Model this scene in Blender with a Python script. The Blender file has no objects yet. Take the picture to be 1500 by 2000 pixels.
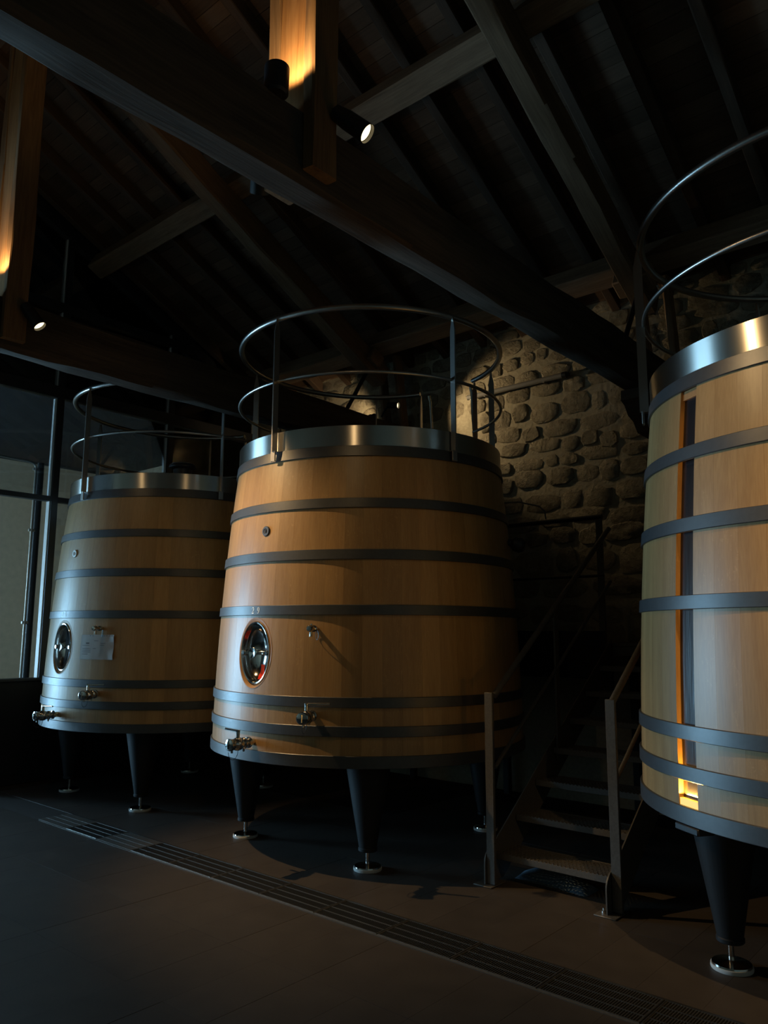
import bpy, bmesh, math, random
from mathutils import Vector, Matrix, Euler, noise
random.seed(7)
S = bpy.context.scene
COL = S.collection
PI = math.pi
R_ = math.radians

# ------------------------------------------------------------------ camera
cam_d = bpy.data.cameras.new('camera')
cam_d.sensor_fit = 'HORIZONTAL'; cam_d.sensor_width = 36.0
cam_d.lens = 1512.4 / 1500 * 36.0
cam_d.clip_start = 0.05; cam_d.clip_end = 100
cam = bpy.data.objects.new('camera', cam_d); COL.objects.link(cam)
CAMR = Matrix(((0.75684013, 0.09708138, 0.64634992),
               (0.65358782, -0.11846131, -0.74752249),
               (0.00399694, 0.98820146, -0.15310749)))
CAMP = Vector((4.1488, -4.6249, 1.515))
cam.matrix_world = Matrix.Translation(CAMP) @ CAMR.to_4x4()
S.camera = cam
CAMRT = CAMR.transposed()

def to_px(p):
    v = CAMRT @ (Vector(p) - CAMP)
    if v.z > -0.05: return None
    return (750 + 1512.4 * v.x / -v.z, 1000 - 1512.4 * v.y / -v.z)

# ------------------------------------------------------------------ world, exposure, daylight
w = bpy.data.worlds.new('world'); S.world = w; w.use_nodes = True
w.node_tree.nodes['Background'].inputs[0].default_value = (0.55, 0.75, 1.0, 1)
w.node_tree.nodes['Background'].inputs[1].default_value = 0.02
S.view_settings.view_transform = 'Standard'; S.view_settings.look = 'None'
S.view_settings.gamma = 1.0; S.view_settings.use_curve_mapping = False
S.view_settings.exposure = 0.0

WARM = (1.0, 0.66, 0.31)
DAY = bpy.data.lights.new('daylight', 'AREA')          # sky outside the window of the end corridor
DAY.shape = 'RECTANGLE'; DAY.size = 3.2; DAY.size_y = 2.3
DAY.energy = 1230; DAY.color = (0.44, 0.76, 1.0)
dayo = bpy.data.objects.new('daylight', DAY); COL.objects.link(dayo)
dayo.location = (-7.95, -4.35, 1.5)
dayo.rotation_euler = Vector((1, 0.3, -0.02)).to_track_quat('-Z', 'Z').to_euler()

P_C, P_C2, P_R, P_L, P_WALL, P_WALL2, P_UP1, P_UP2, P_R2 = 290, 11, 75, 8, 40, 17, 18, 12, 250

# ------------------------------------------------------------------ materials
def mat(name):
    m = bpy.data.materials.new(name); m.use_nodes = True
    nt = m.node_tree; b = nt.nodes['Principled BSDF']
    return m, nt, b
def N(nt, t, **kw):
    n = nt.nodes.new(t)
    for k, v in kw.items(): setattr(n, k, v)
    return n
def lk(nt, a, b): nt.links.new(a, b)
def ramp(nt, stops):
    r = N(nt, 'ShaderNodeValToRGB')
    e = r.color_ramp.elements
    e[0].position, e[0].color = stops[0][0], (*stops[0][1], 1)
    e[1].position, e[1].color = stops[-1][0], (*stops[-1][1], 1)
    for p, c in stops[1:-1]:
        q = e.new(p); q.color = (*c, 1)
    return r

def plain(name, col, rough=0.5, metal=0.0, spec=0.5, bump=0.0, bscale=60, var=0.0):
    m, nt, b = mat(name)
    b.inputs['Base Color'].default_value = (*col, 1)
    b.inputs['Roughness'].default_value = rough
    b.inputs['Metallic'].default_value = metal
    b.inputs['Specular IOR Level'].default_value = spec
    tc = N(nt, 'ShaderNodeTexCoord')
    no = N(nt, 'ShaderNodeTexNoise'); no.inputs['Scale'].default_value = bscale; no.inputs['Detail'].default_value = 5
    lk(nt, tc.outputs['Object'], no.inputs['Vector'])
    if bump:
        bp = N(nt, 'ShaderNodeBump'); bp.inputs['Strength'].default_value = bump; bp.inputs['Distance'].default_value = 0.01
        lk(nt, no.outputs['Fac'], bp.inputs['Height']); lk(nt, bp.outputs['Normal'], b.inputs['Normal'])
    if var:
        r = ramp(nt, [(0.3, tuple(c * (1 - var) for c in col)), (0.7, tuple(min(1, c * (1 + var)) for c in col))])
        lk(nt, no.outputs['Fac'], r.inputs['Fac']); lk(nt, r.outputs['Color'], b.inputs['Base Color'])
    return m

def grain(name, c_dark, c_light, axis, rough=0.55, bump=0.15, tone=0.25, stretch=0.06, scale=14.0, spec=0.35, rays=False):
    """wood with the grain running along one local axis and its own tone per piece"""
    m, nt, b = mat(name)
    tc = N(nt, 'ShaderNodeTexCoord'); oi = N(nt, 'ShaderNodeObjectInfo')
    add = N(nt, 'ShaderNodeVectorMath', operation='ADD')
    mul = N(nt, 'ShaderNodeVectorMath', operation='SCALE'); mul.inputs['Scale'].default_value = 37.0
    cmb = N(nt, 'ShaderNodeCombineXYZ')
    for i in range(3): lk(nt, oi.outputs['Random'], cmb.inputs[i])
    lk(nt, cmb.outputs[0], mul.inputs[0])
    lk(nt, tc.outputs['Object'], add.inputs[0]); lk(nt, mul.outputs[0], add.inputs[1])
    mp = N(nt, 'ShaderNodeMapping'); sc = [1, 1, 1]; sc[axis] = stretch
    mp.inputs['Scale'].default_value = sc
    lk(nt, add.outputs[0], mp.inputs['Vector'])
    n1 = N(nt, 'ShaderNodeTexNoise'); n1.inputs['Scale'].default_value = scale; n1.inputs['Detail'].default_value = 6; n1.inputs['Roughness'].default_value = 0.6
    n1.inputs['Distortion'].default_value = 0.4
    n2 = N(nt, 'ShaderNodeTexNoise'); n2.inputs['Scale'].default_value = scale * 9; n2.inputs['Detail'].default_value = 4
    lk(nt, mp.outputs[0], n1.inputs['Vector']); lk(nt, mp.outputs[0], n2.inputs['Vector'])
    mx = N(nt, 'ShaderNodeMix', data_type='FLOAT'); mx.inputs[0].default_value = 0.4
    lk(nt, n1.outputs['Fac'], mx.inputs[2]); lk(nt, n2.outputs['Fac'], mx.inputs[3])
    r = ramp(nt, [(0.30, c_dark), (0.68, c_light)])
    lk(nt, mx.outputs[0], r.inputs['Fac'])
    hs = N(nt, 'ShaderNodeHueSaturation')
    mr = N(nt, 'ShaderNodeMapRange'); mr.inputs[3].default_value = 1 - tone; mr.inputs[4].default_value = 1 + tone
    lk(nt, oi.outputs['Random'], mr.inputs[0]); lk(nt, mr.outputs[0], hs.inputs['Value'])
    lk(nt, r.outputs['Color'], hs.inputs['Color'])
    out = hs.outputs['Color']
    if rays:   # pale medullary flecks on some quarter-sawn staves
        mp2 = N(nt, 'ShaderNodeMapping'); s2 = [1, 1, 1]; s2[axis] = 0.45; mp2.inputs['Scale'].default_value = s2
        lk(nt, add.outputs[0], mp2.inputs['Vector'])
        n3 = N(nt, 'ShaderNodeTexNoise'); n3.inputs['Scale'].default_value = 22; n3.inputs['Detail'].default_value = 2; n3.inputs['Distortion'].default_value = 2.2
        lk(nt, mp2.outputs[0], n3.inputs['Vector'])
        r3 = ramp(nt, [(0.60, (0, 0, 0)), (0.625, (1, 1, 1)), (0.65, (0, 0, 0))])
        lk(nt, n3.outputs['Fac'], r3.inputs['Fac'])
        n4 = N(nt, 'ShaderNodeTexNoise'); n4.inputs['Scale'].default_value = 3.0; lk(nt, mp2.outputs[0], n4.inputs['Vector'])
        r4 = ramp(nt, [(0.5, (0, 0, 0)), (0.62, (0.45, 0.45, 0.45))]); lk(nt, n4.outputs['Fac'], r4.inputs['Fac'])
        mm = N(nt, 'ShaderNodeMath', operation='MULTIPLY'); lk(nt, r3.outputs['Color'], mm.inputs[0]); lk(nt, r4.outputs['Color'], mm.inputs[1])
        m3 = N(nt, 'ShaderNodeMix', data_type='RGBA'); lk(nt, mm.outputs[0], m3.inputs[0])
        lk(nt, out, m3.inputs[6]); m3.inputs[7].default_value = (min(1, c_light[0] * 1.25), min(1, c_light[1] * 1.3), min(1, c_light[2] * 1.4), 1)
        out = m3.outputs[2]
    lk(nt, out, b.inputs['Base Color'])
    bp = N(nt, 'ShaderNodeBump'); bp.inputs['Strength'].default_value = bump; bp.inputs['Distance'].default_value = 0.004
    lk(nt, mx.outputs[0], bp.inputs['Height']); lk(nt, bp.outputs['Normal'], b.inputs['Normal'])
    b.inputs['Roughness'].default_value = rough; b.inputs['Specular IOR Level'].default_value = spec
    return m

M = {}
M['oak'] = grain('oak_stave', (0.33, 0.178, 0.064), (0.47, 0.283, 0.114), 2, rough=0.38, bump=0.06, tone=0.12, rays=True, spec=0.5)
M['oak_end'] = grain('oak_bevel', (0.33, 0.165, 0.06), (0.46, 0.25, 0.10), 2, rough=0.5, bump=0.05, tone=0.05)
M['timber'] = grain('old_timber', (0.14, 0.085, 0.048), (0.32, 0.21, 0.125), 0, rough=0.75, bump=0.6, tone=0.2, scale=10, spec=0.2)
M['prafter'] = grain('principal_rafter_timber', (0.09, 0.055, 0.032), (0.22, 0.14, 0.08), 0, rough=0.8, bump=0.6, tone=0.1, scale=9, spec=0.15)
M['plank'] = grain('king_post_plank', (0.12, 0.065, 0.032), (0.29, 0.175, 0.085), 0, rough=0.75, bump=0.5, tone=0.1, scale=9, spec=0.15)  # darker copy for the planks, shade of their side faces put into colour
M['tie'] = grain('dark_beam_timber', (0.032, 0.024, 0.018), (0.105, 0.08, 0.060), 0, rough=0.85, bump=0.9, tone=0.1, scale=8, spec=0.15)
M['timber_lit'] = grain('king_post_timber', (0.23, 0.105, 0.038), (0.44, 0.24, 0.098), 0, rough=0.7, bump=0.5, tone=0.08, scale=9, spec=0.2)  # paler copy for the king post, uplight put into its colour
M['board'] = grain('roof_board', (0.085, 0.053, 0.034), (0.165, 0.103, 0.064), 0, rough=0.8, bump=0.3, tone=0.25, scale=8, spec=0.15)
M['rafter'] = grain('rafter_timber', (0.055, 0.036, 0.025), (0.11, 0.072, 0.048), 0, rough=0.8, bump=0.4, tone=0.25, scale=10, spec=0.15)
M['hoop'] = plain('painted_hoop', (0.045, 0.045, 0.047), 0.40, 0.0, 0.85, bump=0.03, bscale=40, var=0.12)
M['black'] = plain('black_metal', (0.016, 0.016, 0.018), 0.45, 0.0, 0.5, bump=0.03)
M['leg'] = plain('black_leg_paint', (0.018, 0.017, 0.017), 0.55, 0, 0.25, bump=0.05, bscale=90)
M['bars'] = plain('dark_grating', (0.05, 0.047, 0.042), 0.55, 0.3)
M['steel'] = plain('polished_steel', (0.62, 0.60, 0.57), 0.13, 1.0)
M['satin'] = plain('satin_steel', (0.50, 0.47, 0.43), 0.34, 1.0)
M['galv'] = plain('stair_steel', (0.125, 0.113, 0.097), 0.45, 0.35, bump=0.05, bscale=80, var=0.15)
M['white_pad'] = plain('white_plastic', (0.62, 0.60, 0.56), 0.5)
M['mortar'] = plain('lime_mortar', (0.42, 0.37, 0.265), 0.95, 0, 0.1, bump=0.7, bscale=30, var=0.12)
M['stone'] = None
M['tile'] = None
M['floor'] = plain('grout', (0.044, 0.035, 0.028), 0.8, 0, 0.2)
M['plaster'] = plain('corridor_plaster', (0.66, 0.50, 0.34), 0.9, 0, 0.1, bump=0.1, bscale=12, var=0.06)
M['pale_floor'] = plain('pale_corridor_floor', (0.52, 0.48, 0.42), 0.6)
M['panel'] = plain('black_wall_panel', (0.018, 0.02, 0.026), 0.55, 0, 0.4, bump=0.05)
M['frame'] = plain('window_frame', (0.03, 0.032, 0.038), 0.4, 0, 0.5)
M['alu'] = plain('mullion_cheek', (0.85, 0.86, 0.87), 0.4, 0.0, 0.5)  # near-white colour standing in for daylight on the mullion side
M['paper'] = plain('paper', (0.46, 0.44, 0.41), 0.8, 0, 0.3)
M['ink'] = plain('printed_ink', (0.09, 0.09, 0.09), 0.8)
M['stencil'] = plain('stencil_paint', (0.85, 0.83, 0.76), 0.40, 0, 0.85)
M['red'] = plain('red_sticker', (0.95, 0.055, 0.02), 0.8, 0, 0.0)
M['tarp'] = plain('blue_cloth', (0.10, 0.145, 0.19), 0.8, 0, 0.2, bump=0.4, bscale=20)
M['conduit'] = plain('grey_conduit', (0.25, 0.24, 0.22), 0.6)
M['bung'] = plain('grey_bung', (0.07, 0.07, 0.075), 0.5)
M['silicone'] = plain('pale_bung', (0.55, 0.50, 0.42), 0.4)

def stone_mat():
    m, nt, b = mat('rubble_stone')
    tc = N(nt, 'ShaderNodeTexCoord'); oi = N(nt, 'ShaderNodeObjectInfo')
    geo = N(nt, 'ShaderNodeNewGeometry')
    n1 = N(nt, 'ShaderNodeTexNoise'); n1.inputs['Scale'].default_value = 16; n1.inputs['Detail'].default_value = 8; n1.inputs['Roughness'].default_value = 0.65
    lk(nt, geo.outputs['Position'], n1.inputs['Vector'])
    r = ramp(nt, [(0.3, (0.25, 0.21, 0.145)), (0.55, (0.36, 0.31, 0.22)), (0.75, (0.45, 0.395, 0.285))])
    lk(nt, n1.outputs['Fac'], r.inputs['Fac'])
    hs = N(nt, 'ShaderNodeHueSaturation'); mr = N(nt, 'ShaderNodeMapRange'); mr.inputs[3].default_value = 0.8; mr.inputs[4].default_value = 1.15
    lk(nt, oi.outputs['Random'], mr.inputs[0]); lk(nt, mr.outputs[0], hs.inputs['Value']); lk(nt, r.outputs['Color'], hs.inputs['Color'])
    lk(nt, hs.outputs['Color'], b.inputs['Base Color'])
    bp = N(nt, 'ShaderNodeBump'); bp.inputs['Strength'].default_value = 1.0; bp.inputs['Distance'].default_value = 0.045
    lk(nt, n1.outputs['Fac'], bp.inputs['Height']); lk(nt, bp.outputs['Normal'], b.inputs['Normal'])
    b.inputs['Roughness'].default_value = 0.95; b.inputs['Specular IOR Level'].default_value = 0.1
    return m
M['stone'] = stone_mat()
def tile_mat():
    m, nt, b = mat('brown_floor_tile')
    oi = N(nt, 'ShaderNodeObjectInfo'); geo = N(nt, 'ShaderNodeNewGeometry')
    n1 = N(nt, 'ShaderNodeTexNoise'); n1.inputs['Scale'].default_value = 6; n1.inputs['Detail'].default_value = 6
    lk(nt, geo.outputs['Position'], n1.inputs['Vector'])
    r = ramp(nt, [(0.3, (0.048, 0.038, 0.030)), (0.7, (0.060, 0.048, 0.038))]); lk(nt, n1.outputs['Fac'], r.inputs['Fac'])
    hs = N(nt, 'ShaderNodeHueSaturation'); mr = N(nt, 'ShaderNodeMapRange'); mr.inputs[3].default_value = 0.93; mr.inputs[4].default_value = 1.07
    lk(nt, oi.outputs['Random'], mr.inputs[0]); lk(nt, mr.outputs[0], hs.inputs['Value']); lk(nt, r.outputs['Color'], hs.inputs['Color'])
    lk(nt, hs.outputs['Color'], b.inputs['Base Color'])
    n2 = N(nt, 'ShaderNodeTexNoise'); n2.inputs['Scale'].default_value = 160; lk(nt, geo.outputs['Position'], n2.inputs['Vector'])
    bp = N(nt, 'ShaderNodeBump'); bp.inputs['Strength'].default_value = 0.12; bp.inputs['Distance'].default_value = 0.003
    lk(nt, n2.outputs['Fac'], bp.inputs['Height']); lk(nt, bp.outputs['Normal'], b.inputs['Normal'])
    b.inputs['Roughness'].default_value = 0.5; b.inputs['Specular IOR Level'].default_value = 0.4
    return m
M['tile'] = tile_mat()
def rim_mat():
    m, nt, b = mat('brushed_rim_steel')
    b.inputs['Metallic'].default_value = 1; b.inputs['Base Color'].default_value = (0.60, 0.57, 0.52, 1)
    b.inputs['Roughness'].default_value = 0.30; b.inputs['Anisotropic'].default_value = 0.97
    tg = N(nt, 'ShaderNodeTangent', direction_type='RADIAL', axis='Z')
    lk(nt, tg.outputs[0], b.inputs['Tangent'])
    b.inputs['Anisotropic Rotation'].default_value = 0.25
    return m
M['rim'] = rim_mat()
def glass_mat():
    m, nt, b = mat('window_glass'); nt.nodes.remove(b)
    out = nt.nodes['Material Output']
    tr = N(nt, 'ShaderNodeBsdfTransparent'); tr.inputs[0].default_value = (0.90, 0.93, 0.95, 1)
    gl = N(nt, 'ShaderNodeBsdfGlossy'); gl.inputs['Roughness'].default_value = 0.0
    fr = N(nt, 'ShaderNodeFresnel'); fr.inputs[0].default_value = 1.75
    mx = N(nt, 'ShaderNodeMixShader'); lk(nt, fr.outputs[0], mx.inputs[0]); lk(nt, tr.outputs[0], mx.inputs[1]); lk(nt, gl.outputs[0], mx.inputs[2])
    lk(nt, mx.outputs[0], out.inputs['Surface'])
    return m
M['glass'] = glass_mat()
def emit(name, col, s):
    m, nt, b = mat(name)
    b.inputs['Base Color'].default_value = (0.8, 0.7, 0.5, 1)
    b.inputs['Emission Color'].default_value = (*col, 1); b.inputs['Emission Strength'].default_value = s
    return m
M['lens'] = emit('lamp_lens', (1.0, 0.80, 0.42), 3.0)
M['led'] = emit('amber_led', (1.0, 0.52, 0.02), 1.0)
M['led_strip'] = emit('amber_led_strip', (1.0, 0.52, 0.11), 6.5)
def gauge_mat():
    m, nt, b = mat('gauge_glass')
    b.inputs['Base Color'].default_value = (0.014, 0.014, 0.018, 1); b.inputs['Roughness'].default_value = 0.2
    b.inputs['Specular IOR Level'].default_value = 0.8
    tc = N(nt, 'ShaderNodeTexCoord'); mp = N(nt, 'ShaderNodeMapping'); mp.inputs['Scale'].default_value = (1, 1, 0.08)
    n1 = N(nt, 'ShaderNodeTexNoise'); n1.inputs['Scale'].default_value = 45; n1.inputs['Detail'].default_value = 3
    lk(nt, tc.outputs['Object'], mp.inputs[0]); lk(nt, mp.outputs[0], n1.inputs['Vector'])
    bp = N(nt, 'ShaderNodeBump'); bp.inputs['Strength'].default_value = 0.16; bp.inputs['Distance'].default_value = 0.004
    lk(nt, n1.outputs['Fac'], bp.inputs['Height']); lk(nt, bp.outputs['Normal'], b.inputs['Normal'])
    return m
M['gauge'] = gauge_mat()

# ------------------------------------------------------------------ mesh helpers
class MB:
    def __init__(s): s.v = []; s.f = []
    def add(s, vs, fs, m=None):
        o = len(s.v)
        s.v += [tuple(m @ Vector(p)) if m else tuple(p) for p in vs]
        s.f += [tuple(i + o for i in f) for f in fs]
        return s
    def box(s, c, d, m=None, ch=0.0):
        x, y, z = d[0] / 2, d[1] / 2, d[2] / 2
        T = Matrix.Translation(c) @ (m.to_4x4() if m else Matrix.Identity(4))
        if ch <= 0:
            vs = [(-x, -y, -z), (x, -y, -z), (x, y, -z), (-x, y, -z), (-x, -y, z), (x, -y, z), (x, y, z), (-x, y, z)]
            fs = [(0, 3, 2, 1), (4, 5, 6, 7), (0, 1, 5, 4), (1, 2, 6, 5), (2, 3, 7, 6), (3, 0, 4, 7)]
            return s.add(vs, fs, T)
        bm = bmesh.new(); bmesh.ops.create_cube(bm, size=1.0)
        for v in bm.verts: v.co = Vector((v.co.x * d[0], v.co.y * d[1], v.co.z * d[2]))
        bmesh.ops.bevel(bm, geom=bm.edges[:], offset=ch, segments=1, affect='EDGES')
        bm.verts.index_update()
        vs = [v.co[:] for v in bm.verts]; fs = [[v.index for v in f.verts] for f in bm.faces]; bm.free()
        return s.add(vs, fs, T)
    def cyl(s, p0, p1, r0, r1=None, n=20, caps=True):
        r1 = r0 if r1 is None else r1
        p0, p1 = Vector(p0), Vector(p1); d = (p1 - p0).normalized()
        a = d.orthogonal().normalized(); b = d.cross(a)
        vs = []
        for p, r in ((p0, r0), (p1, r1)):
            for i in range(n):
                t = 2 * PI * i / n; vs.append(p + (a * math.cos(t) + b * math.sin(t)) * r)
        fs = [(i, (i + 1) % n, n + (i + 1) % n, n + i) for i in range(n)]
        if caps: fs += [tuple(range(n - 1, -1, -1)), tuple(range(n, 2 * n))]
        return s.add(vs, fs)
    def tube(s, pts, r, n=10, closed=False):
        pts = [Vector(p) for p in pts]; k = len(pts); vs = []; fs = []
        prev = None
        for i, p in enumerate(pts):
            if closed: t = pts[(i + 1) % k] - pts[i - 1]
            else: t = pts[min(i + 1, k - 1)] - pts[max(i - 1, 0)]
            t.normalize()
            if prev is None: a = t.orthogonal().normalized()
            else: a = (prev - t * prev.dot(t)).normalized()
            prev = a; b = t.cross(a)
            for j in range(n):
                q = 2 * PI * j / n; vs.append(p + (a * math.cos(q) + b * math.sin(q)) * r)
        for i in range(k if closed else k - 1):
            i2 = (i + 1) % k
            for j in range(n): fs.append((i * n + j, i * n + (j + 1) % n, i2 * n + (j + 1) % n, i2 * n + j))
        if not closed: fs += [tuple(range(n - 1, -1, -1)), tuple(range((k - 1) * n, k * n))]
        return s.add(vs, fs)
    def lathe(s, prof, n=32, m=None, cap=True):
        """profile of (radius, z) about local Z"""
        vs = []; fs = []
        for r, z in prof:
            for i in range(n):
                t = 2 * PI * i / n; vs.append((r * math.cos(t), r * math.sin(t), z))
        for k in range(len(prof) - 1):
            for i in range(n): fs.append((k * n + i, k * n + (i + 1) % n, (k + 1) * n + (i + 1) % n, (k + 1) * n + i))
        if cap:
            if prof[0][0] > 1e-6: fs.append(tuple(range(n - 1, -1, -1)))
            if prof[-1][0] > 1e-6: fs.append(tuple(range((len(prof) - 1) * n, len(prof) * n)))
        return s.add(vs, fs, m)
    def mesh(s, name, smooth=40):
        me = bpy.data.meshes.new(name); me.from_pydata(s.v, [], s.f); me.validate(); me.update()
        if smooth:
            me.polygons.foreach_set('use_smooth', [True] * len(me.polygons))
            me.set_sharp_from_angle(angle=R_(smooth))
        return me

def obj(name, mb, m, parent=None, loc=(0, 0, 0), rot=(0, 0, 0), smooth=40, label=None, kind=None):
    me = mb.mesh(name, smooth) if isinstance(mb, MB) else mb
    if m is not None:
        mm = M[m] if isinstance(m, str) else m
        if not me.materials: me.materials.append(mm)
    o = bpy.data.objects.new(name, me); COL.objects.link(o)
    o.parent = parent; o.location = loc
    if isinstance(rot, Matrix): o.rotation_euler = rot.to_euler()
    else: o.rotation_euler = rot
    if label: o['label'] = label
    if kind: o['kind'] = kind
    return o
def thing(name, label, cat, loc=(0, 0, 0), group=None, rot=(0, 0, 0)):
    o = bpy.data.objects.new(name, None); COL.objects.link(o); o.empty_display_size = 0.1
    o.location = loc; o.rotation_euler = rot; o['label'] = label; o['category'] = cat
    if group: o['group'] = group
    return o
def tag(o, label, cat, group=None):
    o['label'] = label; o['category'] = cat
    if group: o['group'] = group
    return o

def timber_mesh(L, w, h, jit=0.006, ch=0.012, seg=None, seed=0, bow=0.0):
    """beam along local X from 0..L, width along Y, height along Z, slightly uneven arrises"""
    seg = seg or max(2, int(L / 0.22))
    vs = []; fs = []
    sec = [(-w / 2 + ch, -h / 2), (w / 2 - ch, -h / 2), (w / 2, -h / 2 + ch), (w / 2, h / 2 - ch), (w / 2 - ch, h / 2), (-w / 2 + ch, h / 2), (-w / 2, h / 2 - ch), (-w / 2, -h / 2 + ch)]
    for i in range(seg + 1):
        x = L * i / seg
        for j, (a, b) in enumerate(sec):
            q = Vector((x * 1.7 + seed * 13.1, j * 2.3, seed))
            dy = noise.noise(q) * jit; dz = noise.noise(q + Vector((0, 50, 0))) * jit
            vs.append((x, a + dy, b + dz + bow * math.sin(PI * i / seg)))
    for i in range(seg):
        for j in range(8): fs.append((i * 8 + j, i * 8 + (j + 1) % 8, (i + 1) * 8 + (j + 1) % 8, (i + 1) * 8 + j))
    fs += [tuple(range(7, -1, -1)), tuple(range(seg * 8, seg * 8 + 8))]
    mb = MB(); mb.add(vs, [f[::-1] for f in fs]); return mb
def timber(name, p0, p1, w, h, m, parent=None, up=(0, 0, 1), jit=0.006, seed=None, ch=0.012, bow=0.0, smooth=30):
    """timber from p0 to p1 in the parent's space; height runs along 'up'"""
    p0, p1 = Vector(p0), Vector(p1); x = (p1 - p0).normalized(); u = Vector(up)
    y = u.cross(x).normalized(); z = x.cross(y)
    Rm = Matrix((x, y, z)).transposed()
    sd = seed if seed is not None else random.random() * 50
    mb = timber_mesh((p1 - p0).length, w, h, jit, ch, seed=sd, bow=bow)
    return obj(name, mb, m, parent, p0, Rm, smooth)
def mbox(name, lo, hi, m, parent=None, ch=0.0, **k):
    c = [(a + b) / 2 for a, b in zip(lo, hi)]; d = [abs(b - a) for a, b in zip(lo, hi)]
    mb = MB().box((0, 0, 0), d, None, ch)
    return obj(name, mb, m, parent, c, **k)

# ------------------------------------------------------------------ room shell
WY = 2.10            # stone wall face
GX = -3.91           # glazed end wall plane
XR, YF = 6.2, -6.8   # far right and opposite walls
RIDGE_Y = -2.385
SL = 0.505           # roof slope (rise per metre)
def ztop(y): return 5.36 - SL * y          # top of principal rafters
def zraf(y): return 5.60 - SL * y          # underside of common rafters
def zbrd(y): return zraf(y) + 0.14

def struct(o): o['kind'] = 'structure'; return o

floor = struct(mbox('floor', (-7.7, YF - 0.1, -0.2), (XR, 2.3, -0.0045), 'floor'))
# tiles (parts of the floor); grid measured from the joints
px_, py_ = 0.285, 0.56
rows = [(-4.27, -3.71), (-3.71, -3.15), (-3.15, -2.59), (-2.59, -2.03), (-2.03, -1.478), (-1.187, -0.575), (-0.575, -0.015), (-0.015, 0.545), (0.545, 1.105), (1.105, 1.665)]
tile_cache = {}
ntile = 0
for (y0, y1) in rows:
    D = y1 - y0
    if round(D, 3) not in tile_cache:
        tile_cache[round(D, 3)] = MB().box((0, 0, -0.0125), (px_ - 0.0012, D - 0.0012, 0.025)).mesh('floor_tile', 0)
        tile_cache[round(D, 3)].materials.append(M['tile'])
    me = tile_cache[round(D, 3)]
    for k in range(-16, 16):
        x0 = 0.33 + k * px_; x1 = x0 + px_
        if x0 < GX + 0.02: continue
        pts = [to_px((x, y, 0)) for x in (x0, x1) for y in (y0, y1)]
        if any(p is None for p in pts): continue
        if max(p[0] for p in pts) < -120 or min(p[0] for p in pts) > 1600 or min(p[1] for p in pts) > 2150: continue
        if y0 > 0.5 and x0 < -0.5: continue
        obj('floor_tile', me, None, floor, ((x0 + x1) / 2, (y0 + y1) / 2, 0.0)).location.z = 0.102 * 0 + random.uniform(-0.0008, 0)
        ntile += 1
for ch in floor.children: ch.location = Vector(ch.location) - floor.location
print('tiles', ntile)

# stone wall (parallel to the row of vats) with its stones
wall_back = MB()
nx, nz = 90, 60; X0, X1, Z1 = GX - 0.1, XR, 5.05
vs = []; fs = []
for j in range(nz + 1):
    for i in range(nx + 1):
        x = X0 + (X1 - X0) * i / nx; z = Z1 * j / nz
        vs.append((x, -0.012 * noise.noise((x * 3.1, z * 3.1, 4.2)), z))
for j in range(nz):
    for i in range(nx):
        a = j * (nx + 1) + i; fs.append((a, a + 1, a + nx + 2, a + nx + 1))
wall_back.add(vs, fs)
wb = struct(obj('wall_back', wall_back, 'mortar', None, (0, WY, 0)))
mbox('wall_core', (X0, 0.03, 0), (X1, 0.3, 5.05), 'mortar', wb)
def stone_mesh(w, h, d, seed):
    rnd = random.Random(seed); n = rnd.randint(9, 12)
    ring = []
    p = rnd.uniform(2.6, 4.5)
    for i in range(n):
        t = 2 * PI * (i + rnd.uniform(-0.3, 0.3)) / n
        c, s_ = math.cos(t), math.sin(t)
        k = (abs(c) ** p + abs(s_) ** p) ** (-1 / p) * rnd.uniform(0.88, 1.04)
        ring.append((c * k * w / 2, s_ * k * h / 2))
    vs = []; fs = []
    for (sc, y) in ((1.0, 0.02), (0.97, -d * 0.5), (0.86, -d)):
        for (a, b) in ring: vs.append((a * sc, y + (rnd.uniform(-0.2, 0.2) * d if sc < 1 else 0), b * sc))
    vs.append((rnd.uniform(-.1, .1) * w, -d * rnd.uniform(0.8, 1.2), rnd.uniform(-.1, .1) * h)); cidx = len(vs) - 1
    for k in range(2):
        for i in range(n): fs.append((k * n + i, k * n + (i + 1) % n, (k + 1) * n + (i + 1) % n, (k + 1) * n + i))
    for i in range(n): fs.append((2 * n + i, 2 * n + (i + 1) % n, cidx))
    mb = MB(); mb.add(vs, fs); return mb.mesh('stone', 32)
rs = random.Random(11); z = 1.35; nst = 0
while z < 4.86:
    h = rs.uniform(0.13, 0.235) if z > 2.2 else rs.uniform(0.2, 0.3)
    x = -3.75 + rs.uniform(-.1, .1)
    while x < 2.6:
        wd = rs.uniform(0.14, 0.42) * (1.25 if z < 2.8 else 1.0)
        cx, cz = x + wd / 2, z + h / 2
        p = to_px((cx, WY, cz))
        ok = p and -30 < p[0] < 1540 and p[1] > 480
        if ok and cz < 3.78 and not (-0.42 < cx < 2.5 or (cx < -2.4 and cz > 2.9)): ok = False
        if ok and cz < 1.45: ok = False
        if ok and -2.4 < cx < -0.75 and cz < 3.75: ok = False
        if ok:
            hh = h * rs.uniform(0.78, 1.02)
            me = stone_mesh(wd - 0.006, hh + 0.004, rs.uniform(0.006, 0.019), rs.random())
            me.materials.append(M['stone'])
            o = obj('stone', me, None, wb, (cx, 0.0, cz + rs.uniform(-.03, .03)), (0, rs.uniform(-.07, .07), 0)); nst += 1
        x += wd
    z += h
print('stones', nst)

# the other walls (behind and beside the camera)
struct(mbox('wall_front', (-7.7, YF - 0.2, 0), (XR, YF, 5.0), 'mortar'))
struct(mbox('wall_right', (XR, YF - 0.2, 0), (XR + 0.2, WY + 0.3, 7.2), 'mortar'))

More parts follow.
